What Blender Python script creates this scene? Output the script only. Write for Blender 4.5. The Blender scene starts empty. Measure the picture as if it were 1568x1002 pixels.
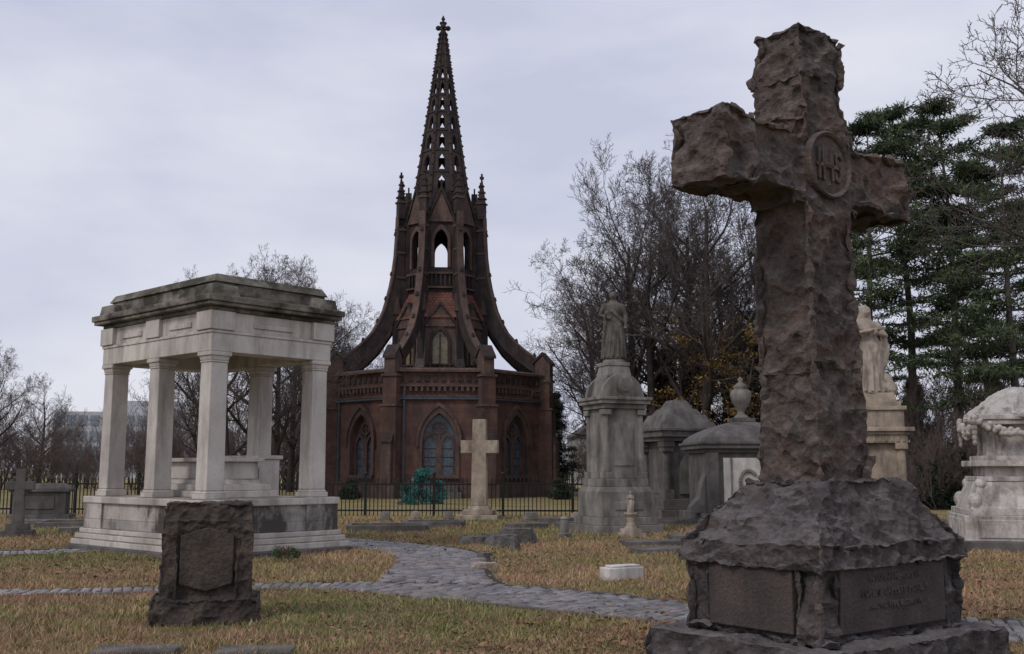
import bpy, bmesh, math, random
import numpy as np
from mathutils import Vector, Matrix
rad=math.radians
random.seed(7); rng=np.random.default_rng(7)
S=bpy.context.scene; COL=S.collection
S.view_settings.view_transform='Standard'; S.view_settings.look='None'; S.view_settings.exposure=0

# ------------------------------------------------------------------ materials
def mat(name,c1,c2,scale=2.0,rough=.85,bump=.3,bscale=25,stain=None,samt=.6,sscale=(3,3,.5),slo=.45,shi=.7,
        brick=None,top=None,spec=.25,metal=0,vcol=False,big=None,speck=.6):
    m=bpy.data.materials.new(name); m.use_nodes=True; nt=m.node_tree; N=nt.nodes; L=nt.links
    p=N['Principled BSDF']; p.inputs['Roughness'].default_value=rough; p.inputs['Metallic'].default_value=metal
    p.inputs['Specular IOR Level'].default_value=spec
    tc=N.new('ShaderNodeTexCoord')
    def mix(fac,a,b):
        x=N.new('ShaderNodeMix'); x.data_type='RGBA'
        for sock,v in ((0,fac),(6,a),(7,b)):
            if isinstance(v,(int,float)): x.inputs[sock].default_value=v
            elif isinstance(v,tuple): x.inputs[sock].default_value=(*v,1)
            else: L.new(v,x.inputs[sock])
        return x.outputs[2]
    def noi(sc,det=6,vec=None,r=.6):
        n=N.new('ShaderNodeTexNoise'); n.inputs['Scale'].default_value=sc; n.inputs['Detail'].default_value=det
        n.inputs['Roughness'].default_value=r
        L.new(vec if vec else tc.outputs['Object'],n.inputs['Vector']); return n.outputs['Fac']
    def rng_(v,a,b):
        n=N.new('ShaderNodeMapRange'); L.new(v,n.inputs[0]); n.inputs[1].default_value=a; n.inputs[2].default_value=b; return n.outputs[0]
    col=mix(rng_(noi(scale),.35,.65),c1,c2)
    fine=noi(bscale,8)
    hgt=fine
    if brick:
        bw,bh,mort,mc=brick
        bt=N.new('ShaderNodeTexBrick'); L.new(tc.outputs['UV'],bt.inputs['Vector'])
        bt.inputs['Scale'].default_value=1; bt.inputs['Brick Width'].default_value=bw; bt.inputs['Row Height'].default_value=bh
        bt.inputs['Mortar Size'].default_value=mort; bt.inputs['Mortar Smooth'].default_value=.3
        bt.inputs['Color1'].default_value=(.80,.80,.80,1); bt.inputs['Color2'].default_value=(1.18,1.14,1.1,1); bt.inputs['Mortar'].default_value=(*mc,1)
        x=N.new('ShaderNodeMix'); x.data_type='RGBA'; x.blend_type='MULTIPLY'; x.inputs[0].default_value=1
        L.new(col,x.inputs[6]); L.new(bt.outputs['Color'],x.inputs[7]); col=x.outputs[2]
        ma=N.new('ShaderNodeMath'); ma.operation='SUBTRACT'; L.new(fine,ma.inputs[0]); L.new(bt.outputs['Fac'],ma.inputs[1]); hgt=ma.outputs[0]
    if big: col=mix(rng_(noi(big[0],4),big[2],big[3]),col,big[1])
    if stain:
        mp=N.new('ShaderNodeMapping'); mp.inputs['Scale'].default_value=sscale; L.new(tc.outputs['Object'],mp.inputs['Vector'])
        f=rng_(noi(1.0,7,mp.outputs[0],.65),slo,shi)
        mm=N.new('ShaderNodeMath'); mm.operation='MULTIPLY'; L.new(f,mm.inputs[0]); mm.inputs[1].default_value=samt
        col=mix(mm.outputs[0],col,stain)
    if top:
        g=N.new('ShaderNodeNewGeometry'); sp=N.new('ShaderNodeSeparateXYZ'); L.new(g.outputs['Normal'],sp.inputs[0])
        f=rng_(sp.outputs[2],.3,.9)
        mm=N.new('ShaderNodeMath'); mm.operation='MULTIPLY'; L.new(f,mm.inputs[0]); L.new(rng_(noi(3.1),.3,.6),mm.inputs[1])
        col=mix(mm.outputs[0],col,top)
    if vcol:
        a=N.new('ShaderNodeAttribute'); a.attribute_name='Col'
        x=N.new('ShaderNodeMix'); x.data_type='RGBA'; x.blend_type='MULTIPLY'; x.inputs[0].default_value=1
        L.new(col,x.inputs[6]); L.new(a.outputs['Color'],x.inputs[7]); col=x.outputs[2]
    x=N.new('ShaderNodeMix'); x.data_type='RGBA'; x.blend_type='MULTIPLY'; x.inputs[0].default_value=speck
    L.new(col,x.inputs[6])
    cr=N.new('ShaderNodeMapRange'); L.new(fine,cr.inputs[0]); cr.inputs[1].default_value=.3; cr.inputs[2].default_value=.7; cr.inputs[3].default_value=.6; cr.inputs[4].default_value=1.35
    cb=N.new('ShaderNodeCombineColor'); [L.new(cr.outputs[0],cb.inputs[i]) for i in range(3)]
    L.new(cb.outputs[0],x.inputs[7]); col=x.outputs[2]
    L.new(col,p.inputs['Base Color'])
    if bump:
        b=N.new('ShaderNodeBump'); b.inputs['Strength'].default_value=bump; b.inputs['Distance'].default_value=.03
        L.new(hgt,b.inputs['Height']); L.new(b.outputs[0],p.inputs['Normal'])
    return m

M={}
M['brown']=mat('brownstone',(.145,.080,.065),(.095,.056,.049),1.0,.9,.3,10,stain=(.042,.032,.031),samt=.85,sscale=(.8,.8,.25),brick=(.62,.27,.006,(.8,.77,.77)),speck=.4)
M['brownd']=mat('brownstone_dark',(.068,.048,.045),(.035,.027,.027),1.5,.9,.35,10,stain=(.018,.015,.016),samt=.65)
M['brownt']=mat('brownstone_trim',(.135,.086,.072),(.080,.056,.051),1.5,.9,.35,10,stain=(.033,.027,.027),samt=.7)
M['redroof']=mat('clay_tile',(.20,.085,.062),(.13,.06,.05),2,.8,.3,20,brick=(.25,.18,.02,(.4,.4,.4)))
M['slate']=mat('slate_roof',(.095,.078,.078),(.055,.047,.05),2,.7,.3,20,brick=(.3,.2,.01,(.5,.5,.5)))
M['glass']=mat('leaded_glass',(.10,.12,.15),(.05,.06,.08),6,.25,.2,40,spec=.5)
M['glassy']=mat('amber_glass',(.30,.25,.12),(.15,.13,.09),5,.3,.2,40,spec=.5)
M['copper']=mat('copper_verdigris',(.07,.10,.12),(.045,.06,.08),3,.6,.1,20)
M['marble']=mat('weathered_marble',(.60,.555,.51),(.44,.40,.37),.9,.7,.12,30,stain=(.17,.14,.12),samt=.75,sscale=(2.2,2.2,.42),slo=.45,shi=.70,top=(.14,.13,.09),speck=.2)
M['marblec']=mat('marble_cornice',(.34,.305,.27),(.17,.152,.128),1.2,.8,.25,30,stain=(.038,.034,.024),samt=.95,sscale=(1.5,1.5,2.2),slo=.38,shi=.58,top=(.05,.05,.025),speck=.4)
M['marblep']=mat('marble_podium',(.46,.43,.41),(.31,.29,.275),1.5,.8,.2,30,stain=(.045,.038,.034),samt=.9,sscale=(1.2,1.2,.6),slo=.49,shi=.60,brick=(1.3,.62,.006,(.5,.47,.45)),speck=.25)
M['stainw']=mat('stained_white_marble',(.60,.55,.52),(.34,.31,.285),3,.8,.3,30,stain=(.06,.052,.046),samt=.85,sscale=(4,4,1.5),top=(.42,.40,.38),speck=.4)
M['rock']=mat('rock_faced_granite',(.142,.112,.101),(.075,.063,.060),5.5,.94,1.0,24,stain=(.034,.031,.033),samt=.75,sscale=(2.8,2.8,1.8),top=(.16,.15,.14),big=(1.3,(.155,.100,.080),.50,.72))
M['rock2']=mat('rock_faced_pedestal',(.108,.088,.084),(.058,.051,.052),5.5,.94,1.0,24,stain=(.028,.025,.029),samt=.75,sscale=(2.8,2.8,1.8),top=(.15,.138,.14))
M['rockpanel']=mat('dressed_granite',(.092,.072,.067),(.060,.050,.048),3,.9,.6,40,stain=(.034,.031,.033),samt=.7)
M['rock3']=mat('dark_brownstone_block',(.105,.083,.070),(.056,.046,.042),5,.94,1.0,24,stain=(.024,.022,.021),samt=.75,sscale=(3,3,2))
M['gran']=mat('grey_granite',(.28,.262,.24),(.18,.168,.155),3,.8,.3,40,stain=(.055,.05,.045),samt=.85,sscale=(2,2,.6),slo=.42,shi=.65,top=(.14,.13,.115),speck=.4)
M['grand']=mat('dark_granite',(.155,.142,.137),(.095,.087,.083),3,.8,.3,40,stain=(.035,.03,.03),samt=.8,sscale=(2,2,.6),speck=.4)
M['cream']=mat('cream_stone',(.43,.355,.285),(.27,.22,.17),3,.8,.3,40,stain=(.08,.066,.052),samt=.75,sscale=(2.5,2.5,.8),slo=.44,shi=.66,speck=.4)
M['white']=mat('white_marble',(.68,.64,.61),(.48,.45,.43),3,.75,.2,40,stain=(.18,.16,.145),samt=.6,speck=.3)
M['statue']=mat('statue_stone',(.15,.135,.115),(.08,.073,.064),5,.85,.3,50,stain=(.03,.028,.025),samt=.7,sscale=(5,5,2))
M['statuec']=mat('statue_cream',(.44,.37,.31),(.28,.235,.195),5,.85,.3,50,stain=(.09,.075,.06),samt=.7,sscale=(5,5,2),speck=.4)
M['iron']=mat('wrought_iron',(.010,.010,.012),(.016,.014,.014),5,.5,.1,50)
M['sett']=mat('paving_sett',(.22,.20,.20),(.13,.12,.122),2.2,.38,.5,35,vcol=True,spec=.5,big=(.5,(.16,.135,.11),.5,.75))
M['joint']=mat('path_joint_soil',(.055,.048,.034),(.035,.032,.022),5,.9,.5,30)
M['bark']=mat('bark',(.06,.048,.043),(.034,.028,.026),3,.95,.5,12)
M['barkf']=mat('twig_bark',(.115,.093,.088),(.07,.058,.057),1,.95,0,12)
M['brush']=mat('brush_twigs',(.155,.118,.108),(.10,.077,.073),.6,.95,0,12)
M['pinebark']=mat('pine_bark',(.12,.10,.092),(.065,.056,.052),3,.95,.5,12)
M['needle']=mat('pine_needles',(.085,.108,.055),(.048,.068,.038),.8,.8,0,6,vcol=True)
M['needle2']=mat('spruce_needles',(.034,.046,.027),(.019,.029,.02),.8,.8,0,6,vcol=True)
M['bluesp']=mat('blue_spruce_needles',(.035,.15,.135),(.05,.20,.18),3,.7,0,6,vcol=True)
M['yleaf']=mat('yellow_leaves',(.26,.165,.045),(.15,.095,.032),2,.8,0,6,vcol=True)
M['gblade']=mat('grass_blades',(.26,.25,.095),(.47,.38,.20),.5,.8,0,8,vcol=True,big=(1.1,(.38,.265,.16),.45,.60))
M['leaf']=mat('dead_leaf',(.25,.135,.08),(.13,.075,.048),9,.8,0,8,vcol=True)
M['brickh']=mat('house_wall',(.3,.29,.28),(.24,.23,.22),2,.8,.1,10)
M['offglass']=mat('office_glass',(.24,.28,.33),(.19,.23,.28),.3,.3,0,10,spec=.5)
M['offwall']=mat('office_concrete',(.46,.47,.50),(.40,.41,.44),.5,.8,0,10)
M['red']=mat('red_ribbon',(.35,.02,.02),(.25,.01,.01),5,.5,0,10)

# ------------------------------------------------------------------ builder
class B:
    def __init__(s): s.v=[];s.f=[];s.m=[];s.M=Matrix.Identity(4)
    def add(s,vs,fs,m=0):
        o=len(s.v); s.v+=[tuple(s.M@Vector(v)) for v in vs]; s.f+=[tuple(i+o for i in f) for f in fs]; s.m+=[m]*len(fs)
    def box(s,x,y,z0,sx,sy,h,m=0,rz=0,t=1.0,ty=None):
        ty=t if ty is None else ty; a=sx/2;b=sy/2;c,d=math.cos(rz),math.sin(rz)
        P=[(-a,-b,0),(a,-b,0),(a,b,0),(-a,b,0),(-a*t,-b*ty,h),(a*t,-b*ty,h),(a*t,b*ty,h),(-a*t,b*ty,h)]
        s.add([(x+p[0]*c-p[1]*d,y+p[0]*d+p[1]*c,z0+p[2]) for p in P],[(3,2,1,0),(4,5,6,7),(0,1,5,4),(1,2,6,5),(2,3,7,6),(3,0,4,7)],m)
    def ng(s,n,r0,r1,z0,z1,x=0,y=0,m=0,rot=0,cap=True):
        vs=[(x+r*math.cos(rot+2*math.pi*i/n),y+r*math.sin(rot+2*math.pi*i/n),z) for r,z in((r0,z0),(r1,z1)) for i in range(n)]
        fs=[(i,(i+1)%n,n+(i+1)%n,n+i) for i in range(n)]
        if cap: fs+=[tuple(range(n-1,-1,-1)),tuple(range(n,2*n))]
        s.add(vs,fs,m)
    def lathe(s,prof,n=16,x=0,y=0,z=0,m=0,sx=1,sy=1,rot=0):
        vs=[];fs=[];k=len(prof)
        for r,h in prof:
            for i in range(n):
                a=rot+2*math.pi*i/n; vs.append((x+sx*r*math.cos(a),y+sy*r*math.sin(a),z+h))
        for j in range(k-1):
            for i in range(n): fs.append((j*n+i,j*n+(i+1)%n,(j+1)*n+(i+1)%n,(j+1)*n+i))
        fs+=[tuple(range(n-1,-1,-1)),tuple(range((k-1)*n,k*n))]
        s.add(vs,fs,m)
    def plate(s,pts,d0,d1,m=0,axis='y'):
        n=len(pts)
        vs=[(a,d,z) for d in(d0,d1) for a,z in pts]
        s.add(vs,[tuple(range(n)),tuple(range(2*n-1,n-1,-1))]+[(i,n+i,n+(i+1)%n,(i+1)%n) for i in range(n)],m)
    def tube(s,pts,rs,n=8,m=0):
        pts=[Vector(p) for p in pts];vs=[];k=len(pts)
        for j,p in enumerate(pts):
            d=(pts[min(j+1,k-1)]-pts[max(j-1,0)]).normalized()
            a=d.orthogonal().normalized() if j==0 else (a-d*a.dot(d)).normalized()
            b=d.cross(a)
            for i in range(n):
                t=2*math.pi*i/n; vs.append(p+(a*math.cos(t)+b*math.sin(t))*rs[j])
        fs=[(j*n+i,j*n+(i+1)%n,(j+1)*n+(i+1)%n,(j+1)*n+i) for j in range(k-1) for i in range(n)]
        fs+=[tuple(range(n-1,-1,-1)),tuple(range((k-1)*n,k*n))]
        s.add(vs,fs,m)
    def ell(s,c,r,n=14,k=9,m=0):
        prof=[(max(.001,math.sin(math.pi*j/k)),-math.cos(math.pi*j/k)*r[2]) for j in range(k+1)]
        s.lathe(prof,n,c[0],c[1],c[2],m,r[0],r[1])
    def loft(s,rings,n=28,m=0):
        vs=[];k=len(rings)
        for cx,cy,z,rx,ry,fa,ff,ph in rings:
            for i in range(n):
                a=2*math.pi*i/n; q=1+fa*math.sin(ff*a+ph)+fa*.5*math.sin((ff*2+1)*a+ph*2.3)
                vs.append((cx+rx*q*math.cos(a),cy+ry*q*math.sin(a),z))
        fs=[(j*n+i,j*n+(i+1)%n,(j+1)*n+(i+1)%n,(j+1)*n+i) for j in range(k-1) for i in range(n)]
        fs+=[tuple(range(n-1,-1,-1)),tuple(range((k-1)*n,k*n))]
        s.add(vs,fs,m)
    def obj(s,name,mats,parent=None,loc=(0,0,0),rz=0,bevel=0,smooth=False,remesh=0,disp=(),recalc=True,dec=0):
        me=bpy.data.meshes.new(name); me.from_pydata(s.v,[],s.f)
        for mm in (mats if isinstance(mats,(list,tuple)) else [mats]): me.materials.append(M[mm])
        me.polygons.foreach_set('material_index',s.m)
        if recalc:
            bm=bmesh.new(); bm.from_mesh(me); bmesh.ops.recalc_face_normals(bm,faces=bm.faces); bm.to_mesh(me); bm.free()
        uv=me.uv_layers.new(name='UVMap')
        for p in me.polygons:
            n=p.normal; h=math.hypot(n.x,n.y)
            t=(-n.y/h,n.x/h) if h>.25 else None
            for li in p.loop_indices:
                c=me.vertices[me.loops[li].vertex_index].co
                uv.data[li].uv=(c.x*t[0]+c.y*t[1],c.z) if t else (c.x,c.y)
        if smooth: me.polygons.foreach_set('use_smooth',[True]*len(me.polygons))
        o=bpy.data.objects.new(name,me); COL.objects.link(o)
        o.location=loc; o.rotation_euler=(0,0,rz)
        if parent: o.parent=parent
        if bevel:
            b=o.modifiers.new('bevel','BEVEL'); b.width=bevel; b.segments=2; b.limit_method='ANGLE'; b.angle_limit=rad(35)
        if remesh:
            r=o.modifiers.new('remesh','REMESH'); r.mode='VOXEL'; r.voxel_size=remesh; r.use_smooth_shade=smooth
        for i,(sc,st,basis) in enumerate(disp):
            t=bpy.data.textures.new(name+'_t','CLOUDS'); t.noise_scale=sc; t.noise_basis=basis; t.noise_depth=1 if basis!='BLENDER_ORIGINAL' else 2
            d=o.modifiers.new('d','DISPLACE'); d.texture=t; d.strength=st; d.mid_level=.5 if basis=='BLENDER_ORIGINAL' else .72; d.texture_coords='GLOBAL'
        if dec:
            q=o.modifiers.new('dec','DECIMATE'); q.ratio=dec
        return o
def empty(name,loc=(0,0,0),rz=0):
    e=bpy.data.objects.new(name,None); COL.objects.link(e); e.location=loc; e.rotation_euler=(0,0,rz); e.empty_display_size=.3; return e
def npmesh(name,V,F,mats,colors=None,smooth=False,mi=None):
    me=bpy.data.meshes.new(name); nv=F.shape[1]
    me.vertices.add(len(V)); me.vertices.foreach_set('co',V.astype(np.float32).ravel())
    me.loops.add(F.size); me.loops.foreach_set('vertex_index',F.astype(np.int32).ravel())
    me.polygons.add(len(F)); me.polygons.foreach_set('loop_start',np.arange(0,F.size,nv,dtype=np.int32))
    me.polygons.foreach_set('loop_total',np.full(len(F),nv,dtype=np.int32))
    if smooth: me.polygons.foreach_set('use_smooth',np.ones(len(F),bool))
    for mm in mats: me.materials.append(M[mm])
    if mi is not None: me.polygons.foreach_set('material_index',mi.astype(np.int32))
    me.update(calc_edges=True)
    if colors is not None:
        a=me.color_attributes.new('Col','FLOAT_COLOR','POINT')
        c=np.ones((len(V),4),np.float32); c[:,:3]=colors if colors.ndim==2 else colors[:,None]
        a.data.foreach_set('color',c.ravel())
    return me
def place(name,me,loc,rz=0,sc=1,parent=None):
    o=bpy.data.objects.new(name,me); COL.objects.link(o); o.location=loc; o.rotation_euler=(0,0,rz)
    o.scale=(sc,sc,sc) if not isinstance(sc,tuple) else sc
    if parent:o.parent=parent
    return o

# ------------------------------------------------------------------ world, sun, camera
w=bpy.data.worlds.new('World'); S.world=w; w.use_nodes=True; nt=w.node_tree; N=nt.nodes; L=nt.links
bg=N['Background']; bg.inputs['Strength'].default_value=.1
sky=N.new('ShaderNodeTexSky'); sky.sky_type='NISHITA'; sky.sun_disc=False; sky.sun_elevation=rad(42); sky.sun_rotation=rad(225)
sky.dust_density=4; sky.air_density=1.2
tc=N.new('ShaderNodeTexCoord'); mp=N.new('ShaderNodeMapping'); mp.inputs['Scale'].default_value=(1,1,3.0); L.new(tc.outputs['Generated'],mp.inputs['Vector'])
no=N.new('ShaderNodeTexNoise'); no.inputs['Scale'].default_value=2.8; no.inputs['Detail'].default_value=6; no.inputs['Roughness'].default_value=.52
L.new(mp.outputs[0],no.inputs['Vector'])
mr=N.new('ShaderNodeMapRange'); mr.inputs[1].default_value=.34; mr.inputs[2].default_value=.66; L.new(no.outputs['Fac'],mr.inputs[0])
cm=N.new('ShaderNodeMix'); cm.data_type='RGBA'; L.new(mr.outputs[0],cm.inputs[0])
cm.inputs[6].default_value=(5.7,6.0,7.5,1); cm.inputs[7].default_value=(7.8,7.9,8.8,1)
m2=N.new('ShaderNodeMix'); m2.data_type='RGBA'; m2.inputs[0].default_value=.94; L.new(sky.outputs[0],m2.inputs[6]); L.new(cm.outputs[2],m2.inputs[7])
L.new(m2.outputs[2],bg.inputs['Color'])
sd=bpy.data.lights.new('sun','SUN'); sd.energy=1.1; sd.angle=rad(12); sd.color=(1,.94,.86)
so=bpy.data.objects.new('sun',sd); COL.objects.link(so)
dirv=Vector((math.sin(rad(225))*math.cos(rad(42)),math.cos(rad(225))*math.cos(rad(42)),math.sin(rad(42))))
so.rotation_euler=dirv.to_track_quat('Z','Y').to_euler(); so.location=dirv*50
cd=bpy.data.cameras.new('camera'); cd.lens=36.73; cd.sensor_width=36; cd.clip_end=3000
co=bpy.data.objects.new('camera',cd); COL.objects.link(co); co.location=(0,0,1.6); co.rotation_euler=(rad(97.79),0,0); S.camera=co

# ------------------------------------------------------------------ ground
def ground_mat():
    m=bpy.data.materials.new('lawn'); m.use_nodes=True; nt=m.node_tree;N=nt.nodes;L=nt.links;p=N['Principled BSDF']
    p.inputs['Roughness'].default_value=.95; p.inputs['Specular IOR Level'].default_value=.1
    tc=N.new('ShaderNodeTexCoord')
    def noi(sc,d=6,r=.6):
        n=N.new('ShaderNodeTexNoise'); n.inputs['Scale'].default_value=sc;n.inputs['Detail'].default_value=d;n.inputs['Roughness'].default_value=r;L.new(tc.outputs['Object'],n.inputs['Vector']);return n.outputs['Fac']
    def mr(v,a,b):
        n=N.new('ShaderNodeMapRange');L.new(v,n.inputs[0]);n.inputs[1].default_value=a;n.inputs[2].default_value=b;return n.outputs[0]
    def mx(f,a,b):
        x=N.new('ShaderNodeMix');x.data_type='RGBA';L.new(f,x.inputs[0])
        for s,v in((6,a),(7,b)):
            if isinstance(v,tuple): x.inputs[s].default_value=(*v,1)
            else: L.new(v,x.inputs[s])
        return x.outputs[2]
    c=mx(mr(noi(.35),.40,.60),(.18,.18,.06),(.33,.265,.13))
    c=mx(mr(noi(1.3,8,.7),.46,.62),c,(.27,.185,.11))
    c=mx(mr(noi(22,8,.8),.45,.7),c,(.09,.078,.04))
    c=mx(mr(noi(6,8,.75),.55,.7),c,(.32,.285,.15))
    L.new(c,p.inputs['Base Color'])
    b=N.new('ShaderNodeBump');b.inputs['Strength'].default_value=.8;b.inputs['Distance'].default_value=.04;L.new(noi(30,8,.8),b.inputs['Height']);L.new(b.outputs[0],p.inputs['Normal'])
    return m
M['lawn']=ground_mat()
b=B(); b.add([(-1500,-60,0),(1500,-60,0),(1500,2500,0),(-1500,2500,0)],[(0,1,2,3)]); b.obj('ground','lawn',recalc=False)

def cat(pts,step=.13):
    P=[np.array(p,float) for p in pts]; P=[2*P[0]-P[1]]+P+[2*P[-1]-P[-2]]; out=[]
    for i in range(1,len(P)-2):
        for t in np.linspace(0,1,60,endpoint=False):
            a,b_,c,d=P[i-1],P[i],P[i+1],P[i+2]
            out.append(.5*((2*b_)+(-a+c)*t+(2*a-5*b_+4*c-d)*t*t+(-a+3*b_-3*c+d)*t**3))
    out=np.array(out); s=np.r_[0,np.cumsum(np.linalg.norm(np.diff(out[:,:2],axis=0),axis=1))]
    q=np.arange(0,s[-1],step); return np.stack([np.interp(q,s,out[:,k]) for k in range(3)],1)
paths=[cat([(10,9.6,.8),(6.5,10.3,.8),(5.0,10.75,.8),(3.5,11.3,.8),(1.96,12.0,.82),(.54,13.35,.86),(-.73,14.2,.9),(-2.04,14.75,.55),(-3.45,14.75,.36),(-4.8,14.4,.33),(-6.7,14.0,.33),(-12,13.9,.35)]),
       cat([(-.95,14.6,.95),(-1.1,16.0,.82),(-1.15,17.6,.8),(-1.25,19.4,.85),(-1.75,21.2,.85),(-2.9,22.9,.8),(-4.2,24.2,.8),(-6.2,25.6,.8),(-8.8,26,.8)]),
       cat([(-8.3,21.4,.55),(-9.5,20.6,.55),(-11,20.2,.55),(-14,20.4,.55)])]
def inpath(x,y,grow=0,which=(0,1,2)):
    r=np.zeros(len(x),bool)
    for k in which:
        P=paths[k][::3]
        for i0 in range(0,len(x),20000):
            xs=x[i0:i0+20000,None];ys=y[i0:i0+20000,None]
            d=np.hypot(xs-P[None,:,0],ys-P[None,:,1])-P[None,:,2]-grow
            r[i0:i0+20000]|=(d.min(1)<0)
    return r
V=[];F=[];Cc=[];
bj=B(); bk=B()
for k,P in enumerate(paths):
    T=np.gradient(P[:,:2],axis=0); T/=np.linalg.norm(T,axis=1)[:,None]; Nn=np.stack([-T[:,1],T[:,0]],1)
    z=.004+.004*k
    Lp=P[:,:2]+Nn*P[:,2:3]; Rp=P[:,:2]-Nn*P[:,2:3]
    vs=[(a[0],a[1],z) for a in Lp]+[(a[0],a[1],z) for a in Rp]; n=len(P)
    bj.add(vs,[(i,i+1,n+i+1,n+i) for i in range(n-1)])
    for i in range(n):
        hw=P[i,2]; a=-hw+.11+(.1 if i%2 else 0); 
        while a<hw-.09:
            ln=random.uniform(.17,.215); c=P[i,:2]+Nn[i]*(a+ln/2-.02)+T[i]*random.uniform(-.006,.006)
            if k==0 or not inpath(np.array([c[0]]),np.array([c[1]]),.02,(0,))[0]:
                h=.03+random.uniform(-.008,.008); hl=ln/2-.006; ht=.056
                tl=(random.uniform(-.006,.006),random.uniform(-.006,.006))
                o=len(V)
                for (zz,ins) in((-.02,0),(h-.010,0),(h,.014)):
                    for sa,sb in((-1,-1),(1,-1),(1,1),(-1,1)):
                        q=c+Nn[i]*sa*(hl-ins)+T[i]*sb*(ht-ins); V.append((q[0],q[1],zz+(tl[0]*sa+tl[1]*sb if zz>0 else 0)))
                F+=[(o+8,o+9,o+10,o+11)]+[(o+j,o+(j+1)%4,o+4+(j+1)%4,o+4+j) for j in range(4)]+[(o+4+j,o+4+(j+1)%4,o+8+(j+1)%4,o+8+j) for j in range(4)]
                g=random.uniform(.6,1.35); Cc+=[(g*random.uniform(.95,1.1),g,g*random.uniform(.95,1.08))]*12
            a+=ln
    for sgn in(1,-1):
        E=P[:,:2]+Nn*(P[:,2:3]+.045)*sgn
        for i in range(0,n-5,5):
            c=(E[i]+E[i+5])/2; d=E[i+5]-E[i]; ln=np.linalg.norm(d)
            oth=[q for q in range(3) if q!=k]
            if inpath(np.array([c[0]]),np.array([c[1]]),.03,oth)[0]: continue
            if random.random()<.15: continue
            bk.box(c[0],c[1],-.05,ln*.97,.06,.08+random.uniform(-.025,.012),0,math.atan2(d[1],d[0])+random.uniform(-.04,.04))
bj.obj('path_bedding','joint',recalc=False)
me=npmesh('stone_sett_path',np.array(V),np.array(F),['sett'],np.array(Cc)); place('stone_sett_path',me,(0,0,0))
bk.obj('path_kerb','grand',bevel=.012)

def blades(n,y0,y1,hmin,hmax,wd):
    u=rng.random(n); y=y0*(y1/y0)**u; x=(rng.random(n)*2-1)*(y*.56+1.0)
    k=~inpath(x,y,.0); x=x[k];y=y[k];n=len(x)
    clump=np.sin(x*2.3+np.sin(y*1.7)*2)*np.sin(y*2.9+np.sin(x*1.3)*2)
    big=np.sin(x*.55+1.7*np.sin(y*.31))*np.sin(y*.6+1.2*np.sin(x*.4+1))
    h=rng.uniform(hmin,hmax,n)*(1+(y/30))*(1+.4*clump); ww=wd*(.6+y/14)*rng.uniform(.6,1.3,n); a=rng.random(n)*6.283
    lx=rng.normal(0,.6,n)*h; ly=rng.normal(0,.6,n)*h
    V=np.zeros((n,3,3)); V[:,0]=np.stack([x-np.cos(a)*ww,y-np.sin(a)*ww,np.full(n,-.003)],1)
    V[:,1]=np.stack([x+np.cos(a)*ww,y+np.sin(a)*ww,np.full(n,-.003)],1); V[:,2]=np.stack([x+lx,y+ly,h],1)
    g=rng.uniform(.5,1.4,n)*(1+.15*clump); tint=np.clip(rng.random(n)+.4*big+.08,0,1.25)
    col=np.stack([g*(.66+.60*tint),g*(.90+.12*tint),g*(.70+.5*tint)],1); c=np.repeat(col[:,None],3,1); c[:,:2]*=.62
    return V.reshape(-1,3),np.arange(n*3).reshape(-1,3),c.reshape(-1,3)
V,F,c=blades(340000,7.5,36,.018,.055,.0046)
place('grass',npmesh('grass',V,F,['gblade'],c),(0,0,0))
n=26000; y=7.5*(38/7.5)**rng.random(n); x=(rng.random(n)*2-1)*(y*.56+1)
dens=np.sin(x*.9+1.3)*np.cos(y*.7)+np.sin(x*.37-y*.5)+rng.normal(0,.7,n); k=(dens>.3); 
ip=inpath(x,y,0); k&=(~ip)|(rng.random(n)<.25); x=x[k];y=y[k];n=len(x)
s=rng.uniform(.016,.036,n)*(1+y/45); a=rng.random(n)*6.283; z=rng.uniform(.015,.045,n)
D=np.stack([np.cos(a),np.sin(a),rng.normal(0,.25,n)],1)*s[:,None]; E=np.stack([-np.sin(a),np.cos(a),rng.normal(0,.35,n)],1)*s[:,None]*.62
P0=np.stack([x,y,z],1); V=np.stack([P0-D,P0+E,P0+D*1.1,P0-E],1).reshape(-1,3)
g=rng.uniform(.6,1.7,n); place('fallen_leaves',npmesh('fallen_leaves',V,np.arange(4*n).reshape(-1,4),['leaf'],np.repeat(g,4)),(0,0,0))

# ------------------------------------------------------------------ trees
def tubes(segs,nside=3):
    A=np.array(segs); p0=A[:,:3];p1=A[:,3:6];r0=A[:,6];r1=A[:,7]
    d=p1-p0; d/=np.linalg.norm(d,axis=1)[:,None]+1e-9
    ref=np.where(np.abs(d[:,2:3])>.9,np.array([[1.,0,0]]),np.array([[0,0,1.]])); u=np.cross(d,ref); u/=np.linalg.norm(u,axis=1)[:,None]; v=np.cross(d,u)
    n=len(A); V=np.zeros((n,2*nside,3))
    for i in range(nside):
        t=2*math.pi*i/nside; o=u*math.cos(t)+v*math.sin(t)
        V[:,i]=p0+o*r0[:,None]; V[:,nside+i]=p1+o*r1[:,None]
    base=(np.arange(n)*2*nside)[:,None,None]
    f=np.array([[i,(i+1)%nside,nside+(i+1)%nside,nside+i] for i in range(nside)])[None]
    return V.reshape(-1,3),(base+f).reshape(-1,4)
def two(segs,thr=.04):
    big=[s for s in segs if s[6]>=thr]; sm=[s for s in segs if s[6]<thr]
    V1,F1=tubes(big,6); V2,F2=tubes(sm,3)
    return np.vstack([V1,V2]),np.vstack([F1,F2+len(V1)]),np.r_[np.zeros(len(F1)),np.ones(len(F2))]
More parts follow.
